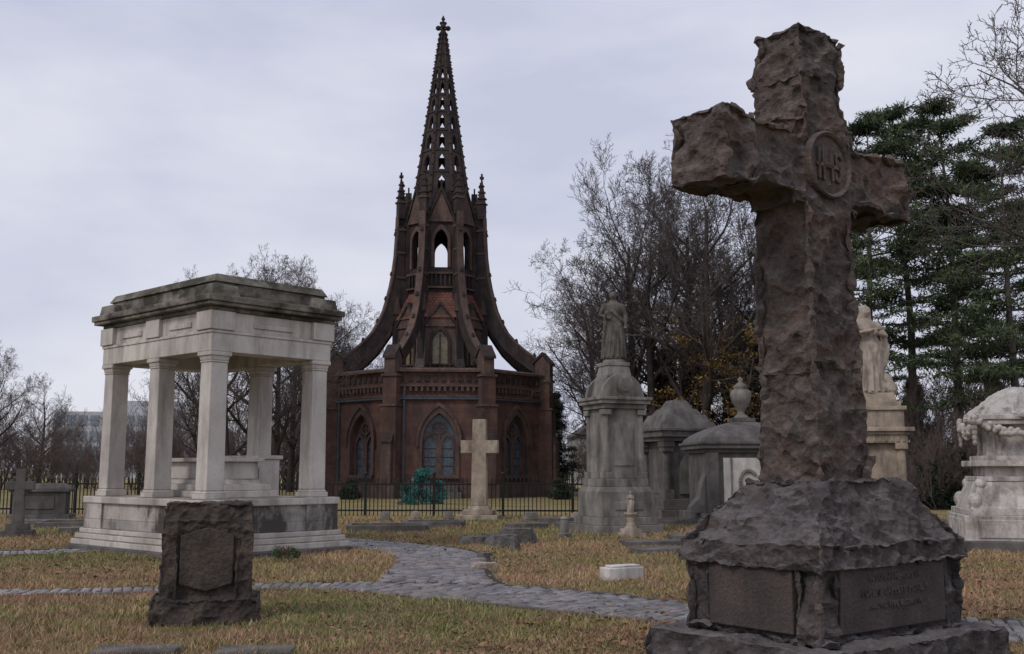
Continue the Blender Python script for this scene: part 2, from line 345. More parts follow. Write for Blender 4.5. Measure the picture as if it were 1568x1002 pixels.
def bare(seed,H,lean=.0,spread=.75,twig=.013,first=.18,counts=(8,7,6,5,4),upt=.10):
    R=random.Random(seed); segs=[]
    def grow(p,d,ln,r,lv):
        ns=(7,6,5,4,3,2)[min(lv,5)]; sl=ln/ns; pts=[(p.copy(),r)]
        for i in range(ns):
            d=(d+Vector((R.gauss(0,1),R.gauss(0,1),R.gauss(0,.7)))*(.06 if lv==0 else .16)+Vector((0,0,upt if lv>0 else .05))).normalized()
            r2=max(twig*.6,r*(1-(.82 if lv>0 else .75)*(i+1)/ns)); q=p+d*sl
            segs.append((*p,*q,pts[-1][1],r2)); p=q; pts.append((p.copy(),r2))
        if lv>=len(counts): return
        c=counts[lv]; 
        for j in range(c):
            f=(first if lv==0 else .2)+((.97-(first if lv==0 else .2))*(j+R.random()*.8)/c)
            i=min(int(f*ns),ns-1); a,ra=pts[i]; b_,rb=pts[i+1]; t=f*ns-i; q=a.lerp(b_,t); rr=(ra*(1-t)+rb*t)
            dd=(b_-a).normalized(); o=dd.orthogonal().normalized(); o.rotate(Matrix.Rotation(j*2.4+R.random()*1.2,3,dd))
            sp=spread*R.uniform(.7,1.25); nd=(dd*math.cos(sp)+o*math.sin(sp)).normalized()
            L2=ln*(R.uniform(.42,.62) if lv==0 else R.uniform(.38,.6))*(1.15-.55*f if lv==0 else 1.1-.4*f)
            grow(q,nd,L2,max(twig,rr*(.62 if lv==0 else .6)),lv+1)
    grow(Vector((0,0,-.1)),Vector((lean,0,1)).normalized(),H*.85,H*.019,0)
    V,F,mi=two(segs)
    return npmesh('bare_tree_mesh%d'%seed,V,F,['bark','barkf'],mi=mi)
T1=bare(1,14,counts=(11,8,6,5,4),twig=.010,spread=.85); T2=bare(5,14,lean=.08,counts=(10,8,6,5,4),spread=.95,twig=.010); T3=bare(9,14,spread=.7,counts=(11,8,7,5,3),first=.12,twig=.010)
def brush(seed):
    R=random.Random(seed); segs=[]
    for k in range(22):
        x,y=R.uniform(-3.5,3.5),R.uniform(-1.5,1.5); H=R.uniform(2.0,5.5)
        st=[(Vector((x,y,0)),Vector((R.gauss(0,.25),R.gauss(0,.25),1)).normalized(),H,.05,0)]
        while st:
            p,d,ln,r,lv=st.pop(); ns=4
            for i in range(ns):
                d=(d+Vector((R.gauss(0,.18),R.gauss(0,.18),R.gauss(0,.1)+.06))).normalized(); q=p+d*ln/ns; r2=max(.009,r*.72); segs.append((*p,*q,r,r2)); p=q; r=r2
                if lv<3:
                    for _ in range(2):
                        o=Vector((R.gauss(0,1),R.gauss(0,1),R.gauss(.3,.5))).normalized(); st.append((p.copy(),(d+o*.8).normalized(),ln*R.uniform(.3,.5),r*.6,lv+1)) if (lv<2 or R.random()<.4) else None
    V,F,mi=two(segs,.045); return npmesh('brush%d'%seed,V,F,['bark','brush'],mi=mi)
BR=[brush(3),brush(4)]
def foliage(centers,rad_,per,size,wid,flat=.6,seed=0,droop=0):
    r=np.random.default_rng(seed); Cn=np.repeat(np.array(centers),per,0); n=len(Cn)
    off=r.normal(0,1,(n,3)); off/=np.linalg.norm(off,axis=1)[:,None]; rr=r.random(n)**.5
    ctr=Cn+off*rr[:,None]*np.array([rad_,rad_,rad_*flat])
    d=off+r.normal(0,.5,(n,3)); d[:,2]-=droop; d/=np.linalg.norm(d,axis=1)[:,None]
    u=np.cross(d,r.normal(0,1,(n,3))); u/=np.linalg.norm(u,axis=1)[:,None]
    s=size*r.uniform(.6,1.3,n)[:,None]; w_=wid*r.uniform(.7,1.3,n)[:,None]
    V=np.stack([ctr-u*w_,ctr+u*w_,ctr+d*s],1).reshape(-1,3)
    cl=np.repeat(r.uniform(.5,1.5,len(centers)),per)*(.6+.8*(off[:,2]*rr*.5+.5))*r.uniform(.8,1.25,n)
    return V,np.arange(3*n).reshape(-1,3),np.repeat(cl,3)
def pine(seed,H,maxr,start=.3,leafm='needle',per=20,flat=.35,conic=False,step=.62,droop=0.0,crad=.46,fs=.26,fw=.036,extra=2):
    R=random.Random(seed); segs=[]; cen=[]
    p=Vector((0,0,-.1)); d=Vector((R.gauss(0,.02),R.gauss(0,.02),1)); ns=14; tr=[]
    for i in range(ns):
        d=(d+Vector((R.gauss(0,.02),R.gauss(0,.02),.1))).normalized(); q=p+d*H/ns; r0=H*.014*(1-.9*i/ns); r1=H*.014*(1-.9*(i+1)/ns); segs.append((*p,*q,r0,r1)); tr.append((p,q)); p=q
    z=H*start
    while z<H*.985:
        f=z/H; i=min(int(f*ns),ns-1); base=tr[i][0].lerp(tr[i][1],f*ns-i)
        g=(f-start)/(1-start)
        prof=(1-g)**.8*1.0 if conic else (.6+.4*math.sin(min(1,g*2.2)*math.pi/2))*(1-g**2.4)+.12
        for b_ in range(R.choice([3,4,5,5]) if conic else R.choice([3,4,4,5])):
            a=R.random()*6.283; ln=maxr*prof*R.uniform(.45,1.2); 
            dd=Vector((math.cos(a),math.sin(a),(-.05+.35*g-droop)))
            q=base.copy(); k=6; r=.03+.035*(1-g)
            for j in range(k):
                dd=(dd+Vector((R.gauss(0,.07),R.gauss(0,.07),.04+R.gauss(0,.03)))); dn=dd.normalized(); q2=q+dn*ln/k
                segs.append((*q,*q2,r,r*.78)); r*=.78; q=q2
                if j>=(1 if conic else 2):
                    for _ in range(extra+(1 if j>3 else 0)):
                        w_=ln*.22*(k-j*.6)/k+.2; side=dn.cross(Vector((0,0,1)))*R.uniform(-1,1)*w_
                        c=q+side+Vector((0,0,R.uniform(-.05,.12)))
                        segs.append((*q,*c,.014,.008)); cen.append(tuple(c))
        z+=step*R.uniform(.7,1.3)
    V1,F1,mi=two(segs,.05)
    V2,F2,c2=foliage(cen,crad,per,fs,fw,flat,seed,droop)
    T=np.vstack([F1[:,[0,1,2]],F1[:,[0,2,3]]]); V=np.vstack([V1,V2]); F=np.vstack([T,F2+len(V1)])
    return npmesh('pine%d'%seed,V,F,['pinebark',leafm],np.r_[np.ones(len(V1)),c2],mi=np.r_[np.zeros(len(T)),np.ones(len(F2))])
kw=dict(step=1.0,flat=.18,crad=.58,per=34,fs=.28,fw=.04)
PN=[pine(11,20,5.0,.28,**kw),pine(12,20,4.8,.36,**kw),pine(13,20,5.4,.24,**kw)]
SP=pine(21,12,3.2,.06,'needle2',24,.6,True,.45,.25)

def pos(px,d,zc=None): return ((px-784)*(d*.9908+.2)/1600,d)
for px,d,me,h,rz in [(385,62,T1,12.6,.3),(492,68,T2,12.6,1.2),(318,72,T3,12.0,2.2),(445,78,T3,13.4,4),(545,84,T1,12.4,2.7),(352,56,T2,11,5),(425,58,T1,11,3.9),(520,74,T3,10.6,1.1),
                     (-10,75,T1,9.0,1),(60,100,T2,9,2)]:
    x,y=pos(px,d); place('bare_tree',me,(x,y,0),rz,h/13.2)
for px,d,me,h,rz in [(1085,56,T1,17.5,.9),(985,60,T3,16.2,2.0),(915,66,T2,13.5,.5),(1150,62,T3,16,4.2),(1040,70,T2,19,3.3),(940,74,T1,14,1.3),(1010,58,T2,15.5,4.6),(1110,74,T2,18,.8),(1060,64,T1,18,2.6),(1240,70,T1,14,3),(1800,29,T1,16.5,.4)]:
    x,y=pos(px,d); place('bare_tree',me,(x,y,0),rz,h/13.2)
for px,d,k,h,rz in [(1345,50,0,18.6,0),(1400,54,1,21.0,2),(1470,50,2,19.6,4),(1560,47,0,17.5,1),(1635,50,1,19,3),(1300,62,1,17,5),(1520,62,1,20,.7)]:
    x,y=pos(px,d); place('white_pine',PN[k],(x,y,0),rz,h/20)
for px,d,h,rz in [(1015,64,9,0),(1075,66,10.5,2),(1135,66,11,4),(970,72,7,5),(850,78,7.4,1),(1190,60,11,3),(1260,62,10,1),(1530,66,8,2),(1400,70,8,0),(836,84,6,2)]:
    x,y=pos(px,d); place('spruce_tree',SP,(x,y,0),rz,h/12)
def ytree(seed,H):
    R=random.Random(seed); segs=[];cen=[]
    def g(p,d,ln,r,lv):
        for i in range(4):
            d=(d+Vector((R.gauss(0,.15),R.gauss(0,.15),R.gauss(0,.1)+.04))).normalized(); q=p+d*ln/4; segs.append((*p,*q,r,r*.8)); p=q; r*=.8
            if lv<3:
                for _ in range(2):
                    o=Vector((R.gauss(0,1),R.gauss(0,1),R.gauss(0,.4))).normalized(); g(p,(d*.6+o).normalized(),ln*R.uniform(.35,.5),max(.012,r*.5),lv+1)
            if lv>=2 and R.random()<.24: cen.append(tuple(p))
    g(Vector((0,0,0)),Vector((0,0,1)),H*.85,H*.015,0)
    V1,F1,mi=two(segs,.05); T=np.vstack([F1[:,[0,1,2]],F1[:,[0,2,3]]])
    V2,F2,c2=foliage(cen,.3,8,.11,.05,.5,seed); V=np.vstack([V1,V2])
    return npmesh('ytree',V,np.vstack([T,F2+len(V1)]),['bark','yleaf'],np.r_[np.ones(len(V1)),c2],mi=np.r_[np.zeros(len(T)),np.ones(len(F2))])
YT=ytree(2,10)
for px,d,h,rz in [(1085,53,9.0,0),(1150,56,10,2)]:
    x,y=pos(px,d); place('yellow_beech_tree',YT,(x,y,0),rz,h/10)
bm_=empty('distant_brush')
R=random.Random(8)
for px,d,s in [(p,R.uniform(84,98),R.uniform(.75,1.15)) for p in range(-80,560,46)]+[(p,R.uniform(105,125),R.uniform(1.0,1.45)) for p in range(-60,620,70)]+\
              [(p,R.uniform(85,100),R.uniform(.9,1.1)) for p in range(880,1300,70)]+[(p,R.uniform(58,72),R.uniform(.9,1.4)) for p in range(1330,1680,52)]+[(p,R.uniform(42,48),R.uniform(.4,.7)) for p in range(1400,1640,60)]:
    if 95<px<200 and d>80: s*=.8
    x,y=pos(px,d); place('brush_clump',BR[R.randint(0,1)],(x,y,0),R.random()*6.28 if R.random()<.5 else 0,s,parent=bm_)
def shrub(seed,r,h,m,per=90,nc=70,size=.1,wd=.03):
    R=random.Random(seed); cen=[]
    for _ in range(nc):
        a=R.random()*6.283; t=R.random(); rr=r*math.sqrt(R.random())*(1-.75*t)*R.uniform(.7,1.15); cen.append((rr*math.cos(a),rr*math.sin(a),.05+h*t))
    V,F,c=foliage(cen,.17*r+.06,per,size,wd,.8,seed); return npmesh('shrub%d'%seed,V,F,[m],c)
SH=shrub(31,1.6,2.2,'needle2',110,110,.22,.05)
for px,d,s in [(1425,44,.8),(1475,46,1.0),(1540,40,.8),(1600,42,1.0),(1395,50,.9),(1500,52,1.2)]:
    x,y=pos(px,d); place('evergreen_shrub',SH,(x,y,0),s*5,s)
BS=shrub(33,.75,1.5,'bluesp',60,46,.14,.022)
for x,y,s in [(-4.25,50,1.05),(-3.5,50.5,.7),(-4.95,49.4,.6),(-4.6,49.0,.4)]: place('blue_spruce_shrub',BS,(x,y,0),x*3,s)
DS=shrub(35,.8,1.0,'needle2',90,60,.16,.04)
for x,y,s in [(-8.8,58,.9),(2.6,58,.9)]: place('yew_shrub',DS,(x,y,0),x*3,s)

# ------------------------------------------------------------------ chapel
def archpts(hw,zs,n=9):
    L_=[(hw+2*hw*math.cos(math.pi-t),zs+2*hw*math.sin(math.pi-t)) for t in np.linspace(0,math.pi/3,n)]
    return L_+[(-x,z) for x,z in reversed(L_[:-1])]
def outline(hw,z0,zs): return [(-hw,z0)]+archpts(hw,zs)+[(hw,z0)]
def wall_arch(b,y,W,z0,z1,hw,zs,zsp,rev=.4,m=0,W1=None):
    ap=outline(hw,zs,zsp); n=len(ap)
    vs=[(-W,y,z0),(-hw,y,z0),(-hw,y,z1),(-W,y,z1),(W,y,z0),(hw,y,z0),(hw,y,z1),(W,y,z1),(-hw,y,zs),(hw,y,zs)]
    b.add(vs,[(0,1,2,3),(5,4,7,6),(1,5,9,8)],m)
    pts=ap; vs=[(x,y,z) for x,z in pts]+[(x,y,z1) for x,z in pts]
    b.add(vs,[(i,i+1,n+i+1,n+i) for i in range(1,n-2)],m)
    vs=[(x,y,z) for x,z in pts]+[(x,y+rev,z) for x,z in pts]
    b.add(vs,[(i,(i+1)%n,n+(i+1)%n,n+i) for i in range(n)],m)
def band(b,y0,y1,hi,ho,z0,zs,m=0):
    A=outline(hi,z0,zs); O=outline(ho,z0,zs); n=len(A)
    vs=[(x,y0,z) for x,z in A]+[(x,y0,z) for x,z in O]+[(x,y1,z) for x,z in A]+[(x,y1,z) for x,z in O]
    fs=[]
    for i in range(n-1): fs+=[(i,i+1,n+i+1,n+i),(n+i,n+i+1,3*n+i+1,3*n+i),(i,i+1,2*n+i+1,2*n+i)]
    fs+=[(0,n,3*n,2*n),(n-1,2*n-1,4*n-1,3*n-1)]
    b.add(vs,fs,m)
ch=empty('gothic_chapel',(-4.6,66.5,0),rad(3.7))
bw=B(); bt=B(); bg_=B(); bd=B(); br=B(); bc=B()
ap0=6.4; sw=2.65
r8=math.pi/8
for k in range(8):
    Mx=Matrix.Rotation(k*math.pi/4,4,'Z')
    for q in (bw,bt,bg_,bd,br,bc): q.M=Mx
    wall_arch(bw,-ap0,sw,0,7.3,.98,1.3,3.2,.55)
    bt.box(0,-ap0-.12,0,5.0,.3,.75); bt.box(0,-ap0-.1,.75,5.0,.22,.12,0,0,1,.5)
    band(bt,-ap0-.10,-ap0+.1,.95,1.17,1.3,3.2); band(bt,-ap0-.2,-ap0+.05,1.17,1.30,2.9,3.2); bt.box(0,-ap0-.05,1.12,2.4,.4,.17)
    o=outline(1.0,1.2,3.2); bg_.plate(o,-ap0+.42,-ap0+.46)
    bt.box(0,-ap0+.34,1.3,.12,.14,2.6); 
    for s in(-1,1):
        bt.M=Mx@Matrix.Translation((s*.49,0,0)); band(bt,-ap0+.26,-ap0+.42,.34,.46,1.3,2.95)
        for zz in (1.8,2.3,2.8): bd.box(s*.49,-ap0+.40,zz,.7,.03,.035)
    bt.M=Mx; 
    for i in range(14):
        a=i/14*6.283; bt.box(.33*math.cos(a),-ap0+.33,4.0+.33*math.sin(a)-.05,.13,.15,.11)
    bt.box(0,-ap0+.36,4.0-.3,.07,.1,.6); bt.box(0,-ap0+.36,3.96,.6,.1,.07)
    bt.box(0,-ap0-.07,6.35,5.1,.2,.12)
    for i in range(15): bt.box((i-7)*.33,-ap0-.08,6.08,.14,.2,.25)
    bt.box(0,-ap0-.04,7.2,5.2,.5,.13); bt.box(0,-ap0-.0,7.33,5.2,.36,.12,0,0,1,.4)
    for i in range(10): bd.box((i-4.5)*.48,-ap0-.03,6.66,.26,.1,.34)
    bt.box(0,-ap0-.06,5.75,5.0,.16,.1)
    bc.box(-2.0,-ap0-.1,.75,.11,.12,5.6); bc.box(0,-ap0-.16,5.62,5.0,.08,.1)
    ri=2.7*math.tan(r8); ro=6.15*math.tan(r8)
    br.add([(-ro,-6.15,7.0),(ro,-6.15,7.0),(ri,-2.7,7.5),(-ri,-2.7,7.5)],[(0,1,2,3)],1)
    ad=2.75; sd_=ad*math.tan(r8)
    wall_arch(bt,-ad,sd_,7.0,11.0,.46,8.0,9.35,.3)
    band(bd,-ad-.1,-ad+.05,.46,.64,8.0,9.35); bg_.plate(outline(.5,7.9,9.35),-ad+.22,-ad+.25,1); bd.box(0,-ad+.15,8.0,.07,.1,1.9)
    bt.plate([(-.98,10.35),(.98,10.35),(0,11.7)],-ad-.12,-ad+.25)
    for s in(-1,1):
        bd.plate([(s*1.12,10.25),(s*1.12,10.42),(0,11.95),(0,11.7)],-ad-.2,-ad+.3)
    bd.box(0,-ad-.06,7.95,1.6,.22,.1)
    for i in range(5): bd.box((i-2)*.3,-ad-.09,7.35,.12,.1,.6)
    for s in (-1,1): br.add([(s*.95,-ad-.38,7.8),(s*1.35,-ad-.2,7.8),(s*1.15,-ad+.04,10.1),(s*.8,-ad+.04,10.1)],[(0,1,2,3)],1)
    a1=2.95*math.tan(r8); a2=2.1*math.tan(r8)
    br.add([(-a1,-2.95,10.9),(a1,-2.95,10.9),(a2,-2.12,12.6),(-a2,-2.12,12.6)],[(0,1,2,3)],0)
    ab=2.1; sb=ab*math.tan(r8)
    wall_arch(bd,-ab,sb,12.0,17.6,.42,14.2,15.9,.35)
    band(bt,-ab-.1,-ab+.05,.42,.60,14.2,15.9)
    for i in range(5): bd.box((i-2)*.28,-ab-.1,13.0,.1,.12,.75)
    bt.box(0,-ab-.1,13.75,1.7,.2,.12); bt.box(0,-ab-.1,12.85,1.7,.2,.12)
    bt.plate([(-.78,17.1),(.78,17.1),(0,19.1)],-ab-.16,-ab+.1,)
    for s in(-1,1): bd.plate([(s*.92,16.95),(s*.92,17.2),(0,19.5),(0,19.15)],-ab-.24,-ab+.16)
    for i in range(1,6):
        for s in(-1,1): bd.box(s*.92*(1-i/6),-ab-.05,17.2+2.25*i/6,.12,.14,.16)
    bd.box(0,-ab-.04,19.4,.1,.1,.45); bd.box(0,-ab-.04,19.65,.3,.1,.1)
    Mc=Matrix.Rotation(k*math.pi/4-r8,4,'Z')@Matrix.Rotation(-math.pi/2,4,'Z')
    for q in (bw,bt,bg_,bd,br,bc): q.M=Mc
    Rc=6.93
    bw.box(Rc+.05,0,0,1.15,.95,5.2); bt.box(Rc+.12,0,0,1.4,1.15,.8); bt.box(Rc+.05,0,5.2,1.3,1.08,.12); 
    bw.box(Rc,0,5.32,.95,.85,1.6); bt.box(Rc+.0,0,6.92,1.15,1.02,.14)
    bt.plate([(Rc-.45,7.06),(Rc+.5,7.06),(Rc+.5,8.0),(Rc,8.55),(Rc-.45,8.1)],-.33,.33)
    bd.plate([(Rc+.62,7.95),(Rc+.62,8.1),(Rc,8.8),(Rc-.62,8.2),(Rc-.62,8.05),(Rc,8.6)],-.40,.40)
    bt.plate([(Rc+.5,3.2),(Rc+.85,3.2),(Rc+.85,0.8),(Rc+.5,.8)],-.3,.3); bd.plate([(Rc+.5,3.9),(Rc+.95,3.15),(Rc+.5,3.15)],-.36,.36)
    fin=[(6.75,8.0),(6.2,8.55),(5.6,9.0),(5.03,9.5),(4.5,10.1),(4.13,10.75),(3.8,11.5),(3.6,12.2),(3.4,13.0),(3.25,13.8),(3.1,15.0),(3.02,16.4),(2.98,17.6),(2.58,17.6),(2.56,13.4),(2.0,13.0),(2.0,12),(2.6,11.6),(2.95,11.2),(3.25,10.8),(3.45,10.3),(3.9,9.7),(4.45,9.0),(5.15,8.4),(5.9,7.85),(6.6,7.3)]
    bd.plate(fin,-.16,.16)
    bd.box(2.5,0,17.0,1.0,.32,.5)
    for j in range(0,12):
        (x0,z0_),(x1,z1_)=fin[j],fin[j+1]
        bt.plate([(x0,z0_),(x1,z1_),(x1+.09,z1_+.05),(x0+.09,z0_+.05)],-.21,.21)
        if j in(1,3,5,7,9,11): bd.box(x0+.12,0,z0_-.02,.2,.2,.24,0,0,.5)
    for zz in (13.6,15.2,16.7): bt.box(2.82,0,zz,.62,.42,.14)
    bd.box(2.8,0,17.5,.46,.46,1.0); bt.box(2.8,0,18.5,.6,.6,.1)
    bd.box(2.8,0,18.6,.42,.42,1.7,0,0,.12); bd.box(2.8,0,20.2,.22,.22,.16); bd.box(2.8,0,20.36,.1,.1,.2)
    for i in range(3): bd.box(2.8,0,18.85+.42*i,.52-.12*i,.52-.12*i,.1)
    bd.box(3.0,0,7.4,.36,.40,3.9); bt.plate([(2.75,11.3),(3.28,11.3),(3.0,12.4)],-.26,.26)
    bd.box(2.3,0,12,.33,.33,6.0)
for q in (bw,bt,bg_,bd,br,bc): q.M=Matrix.Identity(4)
bd.ng(8,2.45,2.3,17.3,17.75,rot=r8); bd.ng(8,2.3,1.85,17.75,18.3,rot=r8); bd.ng(8,1.85,1.8,18.3,19.2,rot=r8)
tiers=[19.2,20.6,22.1,23.5,24.8,26.0,27.1,28.1,29.0,29.8,30.5]
def sr(z): return 1.78+(z-19.2)*(.17-1.78)/(30.5-19.2)
for k in range(8):
    a0=k*math.pi/4+r8;a1=a0+math.pi/4
    for j in range(len(tiers)-1):
        z0,z1=tiers[j],tiers[j+1]; R0,R1=sr(z0),sr(z1)
        P=[Vector((R0*math.cos(a0),R0*math.sin(a0),z0)),Vector((R0*math.cos(a1),R0*math.sin(a1),z0)),Vector((R1*math.cos(a1),R1*math.sin(a1),z1)),Vector((R1*math.cos(a0),R1*math.sin(a0),z1))]
        def uvp(u,v): return (P[0]*(1-u)+P[1]*u)*(1-v)+(P[3]*(1-u)+P[2]*u)*v
        if j<7:
            hole=[(.3,.1),(.7,.1),(.7,.6),(.5,.84),(.3,.6)]; out=[(0,0),(1,0),(1,.6),(.5,1),(0,.6)]
            H=[uvp(*t) for t in hole]; O=[uvp(*t) for t in out]
            inn=[Vector((h.x*.84,h.y*.84,h.z)) for h in H]
            bd.add(H+O+inn,[(i,(i+1)%5,5+(i+1)%5,5+i) for i in range(5)]+[(i,(i+1)%5,10+(i+1)%5,10+i) for i in range(5)])
            bd.add([uvp(0,.6),uvp(.5,1),uvp(0,1)],[(0,1,2)]); bd.add([uvp(1,.6),uvp(1,1),uvp(.5,1)],[(0,1,2)])
        else: bd.add(P,[(0,1,2,3)])
        for t in(.3,.8):
            q=P[0]*(1-t)+P[3]*t; o=Vector((q.x,q.y,0)).normalized(); sz=.10+.05*(1-j/10)
            c=q+o*sz*.7; bd.add([c+o*sz,c-o*sz,c+Vector((0,0,sz*1.3)),c-Vector((0,0,sz*.5)),c+o.cross(Vector((0,0,1)))*sz*.7,c-o.cross(Vector((0,0,1)))*sz*.7],[(0,4,2),(4,1,2),(1,5,2),(5,0,2),(4,0,3),(1,4,3),(5,1,3),(0,5,3)])
    bd.tube([(1.8*math.cos(a0),1.8*math.sin(a0),19.2),(.2*math.cos(a0),.2*math.sin(a0),30.5)],[.12,.05],6)
for z in tiers[1:]:
    if z>26.5: bd.ng(8,sr(z)+.06,sr(z)+.06,z-.06,z+.07,rot=r8)
    else:
        for i in range(8):
            a=r8+i*math.pi/4; bd.tube([((sr(z))*math.cos(a),(sr(z))*math.sin(a),z),((sr(z))*math.cos(a+math.pi/4),(sr(z))*math.sin(a+math.pi/4),z)],[.08,.08],4)
bd.lathe([(.14,0),(.24,.1),(.12,.25),(.1,.5),(.2,.6),(.10,.72),(.08,1.0),(.14,1.08),(.02,1.35)],8,z=30.4)
for a in range(4):
    c,s_=math.cos(a*1.571),math.sin(a*1.571); bd.ell((.32*c,.32*s_,30.85),(.19,.19,.17),8,6); bd.ell((.14*c,.14*s_,31.2),(.11,.11,.12),6,5)
bw.obj('walls','brown',ch); bt.obj('stone_trim','brownt',ch); bg_.obj('windows',['glass','glassy'],ch); bd.obj('tower_and_spire','brownd',ch); br.obj('roofs',['redroof','slate'],ch); bc.obj('copper_flashing','copper',ch)
bg2=B(); bg2.box(0,-6.75,0,2.6,1.0,.35); bg2.box(0,-6.6,.35,2.2,.7,.35); bg2.obj('door_steps','grand',ch,bevel=.02)

# ------------------------------------------------------------------ canopy tomb
ct=empty('marble_canopy_tomb',(-5.55,19.4,0),rad(47.55))
LX,LY=2.3,3.75; cx,cy=LX/2,LY/2
def tier(b,e,z0,h,m=0): b.box(cx,cy,z0,LX+2*e,LY+2*e,h,m)
b=B(); tier(b,.60,0,.1); b.obj('footing','grand',ct,bevel=.015)
b=B(); tier(b,.55,.1,.12); tier(b,.49,.22,.11); tier(b,.43,.33,.10); tier(b,.40,.93,.14); b.obj('steps','marble',ct,bevel=.02)
b=B(); tier(b,.33,.43,.50); 
for x in(-.0,LX):
    for y in(0,LY): b.box(x,y,.43,.75,.75,.5)
b.obj('podium','marblep',ct,bevel=.008)
b=B()
for x in(0,LX):
    for y in(0,LY/2,LY):
        b.box(x,y,1.07,.46,.46,.10); b.box(x,y,1.17,.42,.42,.05,0,0,.9); b.box(x,y,1.22,.375,.375,2.36,0,0,.94); b.box(x,y,3.58,.385,.385,.035); b.box(x,y,3.615,.37,.37,.085,0,0,1.12); b.box(x,y,3.70,.46,.46,.08)
b.obj('piers','marble',ct,bevel=.014)
b=B()
for y in(0,LY): b.box(cx,y,3.78,LX+.44,.44,.34)
for x in(0,LX): b.box(x,cy,3.78,.44,LY-.44,.34)
tier(b,.24,4.12,.06); tier(b,.18,4.18,.36)
for x in(-.012,LX+.012):
    for y in(-.012,LY/2,LY+.012): b.box(x,y,4.183,.52,.52,.352)
for (x,y,sx,sy) in((cx,-.19,.9,.04),(-.19,LY*.25,.04,.8),(-.19,LY*.75,.04,.8),(LX+.19,LY*.25,.04,.8),(cx,LY+.19,.9,.04)): b.box(x,y,4.28,sx,sy,.10)
b.obj('entablature','marble',ct,bevel=.012)
b=B(); tier(b,.24,4.54,.08); tier(b,.38,4.62,.07); tier(b,.42,4.69,.12)
b.box(cx,cy,4.81,LX+.5,LY+.5,.07,0,0,.97); tier(b,.12,4.88,.22); b.box(cx,cy,5.10,LX+.34,LY+.34,.16,0,0,.93,.96)
b.box(cx,cy,5.26,LX-.4,LY-.5,.1,0,0,.8)
for (x,y) in((0,0),(LX,0),(0,LY),(LX,LY)): b.box(x,y,4.81,.62,.62,.22,0,0,.9)
b.obj('cornice','marblec',ct,bevel=.018)
b=B(); b.box(cx,cy,1.07,1.45,2.75,.13); b.box(cx,cy,1.2,1.25,2.5,.12); b.box(cx,cy,1.32,1.05,2.25,.1,0,0,.92); b.box(cx,cy,1.42,.86,2.0,.34); b.box(cx,cy,1.76,1.08,2.25,.08)
for s in(-1,1): b.box(cx,cy+s*.9,1.42,.93,.22,.34)
b.box(LX-.15,cy,1.07,.5,1.25,.75); b.box(LX-.15,cy,1.82,.6,1.35,.08)
b.obj('sarcophagus','marble',ct,bevel=.014)

# ------------------------------------------------------------------ rock-faced cross monument
ang=math.atan2(.607,.796)
cr=empty('rock_faced_stone_cross',(2.655,9.08,0),ang)
b=B(); b.box(0,0,-.1,2.58,1.94,.42,0,0,.96); b.obj('plinth','rock2',cr,remesh=.026,disp=((.34,.11,'VORONOI_F1'),(.12,.05,'VORONOI_F1')),dec=.35)
b=B(); b.box(0,0,.28,1.90,1.28,.56,0,0,.99); b.box(0,0,.83,2.10,1.48,.22,0,0,.98); b.box(0,0,1.05,2.04,1.42,.20,0,0,.82,.84); b.box(0,0,1.25,1.67,1.19,.24,0,0,.66,.74); b.box(0,0,1.42,1.10,.94,.12,0,0,.9)
for sx in(-1,1):
    for sy in(-1,1): b.box(sx*.86,sy*.55,.28,.26,.26,.60)
b.obj('pedestal','rock2',cr,remesh=.020,disp=((.38,.17,'VORONOI_F1'),(.15,.075,'VORONOI_F1'),(.06,.02,'VORONOI_F1')),dec=.35)
b=B(); b.box(0,-.605,.36,1.44,.13,.50); b.box(-.915,0,.36,.13,.84,.50); b.obj('inscription_panels','rockpanel',cr,bevel=.01)
b=B(); X=-.10
b.box(X+.03,0,1.45,.76,.66,1.0,0,0,.94); b.box(X,0,2.4,.70,.62,1.7,0,0,.97); b.box(X,0,4.0,.67,.59,.7); b.box(X,0,4.45,.65,.57,.72,0,0,.98); b.box(X,0,4.98,.70,.60,.50,0,0,.86)
b.box(X-.75,0,3.93,1.20,.57,.55); b.box(X+.72,0,3.93,1.14,.55,.55); b.box(X-1.15,0,3.88,.46,.62,.64); b.box(X+1.05,0,3.89,.42,.58,.61)
b.box(X,0,3.82,.90,.52,.82)
b.obj('cross','rock',cr,remesh=.019,disp=((.34,.17,'VORONOI_F1'),(.14,.075,'VORONOI_F1'),(.055,.02,'VORONOI_F1')),dec=.35)
b=B(); b.M=Matrix.Translation((X,-.25,4.22))@Matrix.Rotation(math.pi/2,4,'X')
b.lathe([(.30,-.08),(.30,.0),(.30,.05),(.285,.07),(.26,.05),(.255,.03),(.001,.028)],32)
b.M=Matrix.Identity(4); b.box(X,-.29,4.19,.36,.03,.035)
b.obj('medallion','rock',cr,bevel=.005)
def text(t,sz,x,y,z,m,ext,sx=1):
    c=bpy.data.curves.new('inscription','FONT'); c.body=t; c.size=sz; c.align_x='CENTER'; c.extrude=ext; c.offset=.004
    o=bpy.data.objects.new('lettering',c); COL.objects.link(o); o.parent=cr; o.location=(x,y,z); o.rotation_euler=(math.pi/2,0,0); o.scale=(sx,1,1); c.materials.append(M[m])
text('IHS',.40,X,-.285,4.08,'rock',.02,.62)
for t,sz,z in (("IN LOVING MEMORY OF",.065,.74),("ROBERT  GARRETT  RIDGELY",.07,.63),("AND HIS WIFE  ELIZABETH",.06,.53)): text(t,sz,0,-.672,z,'rock2',.005)

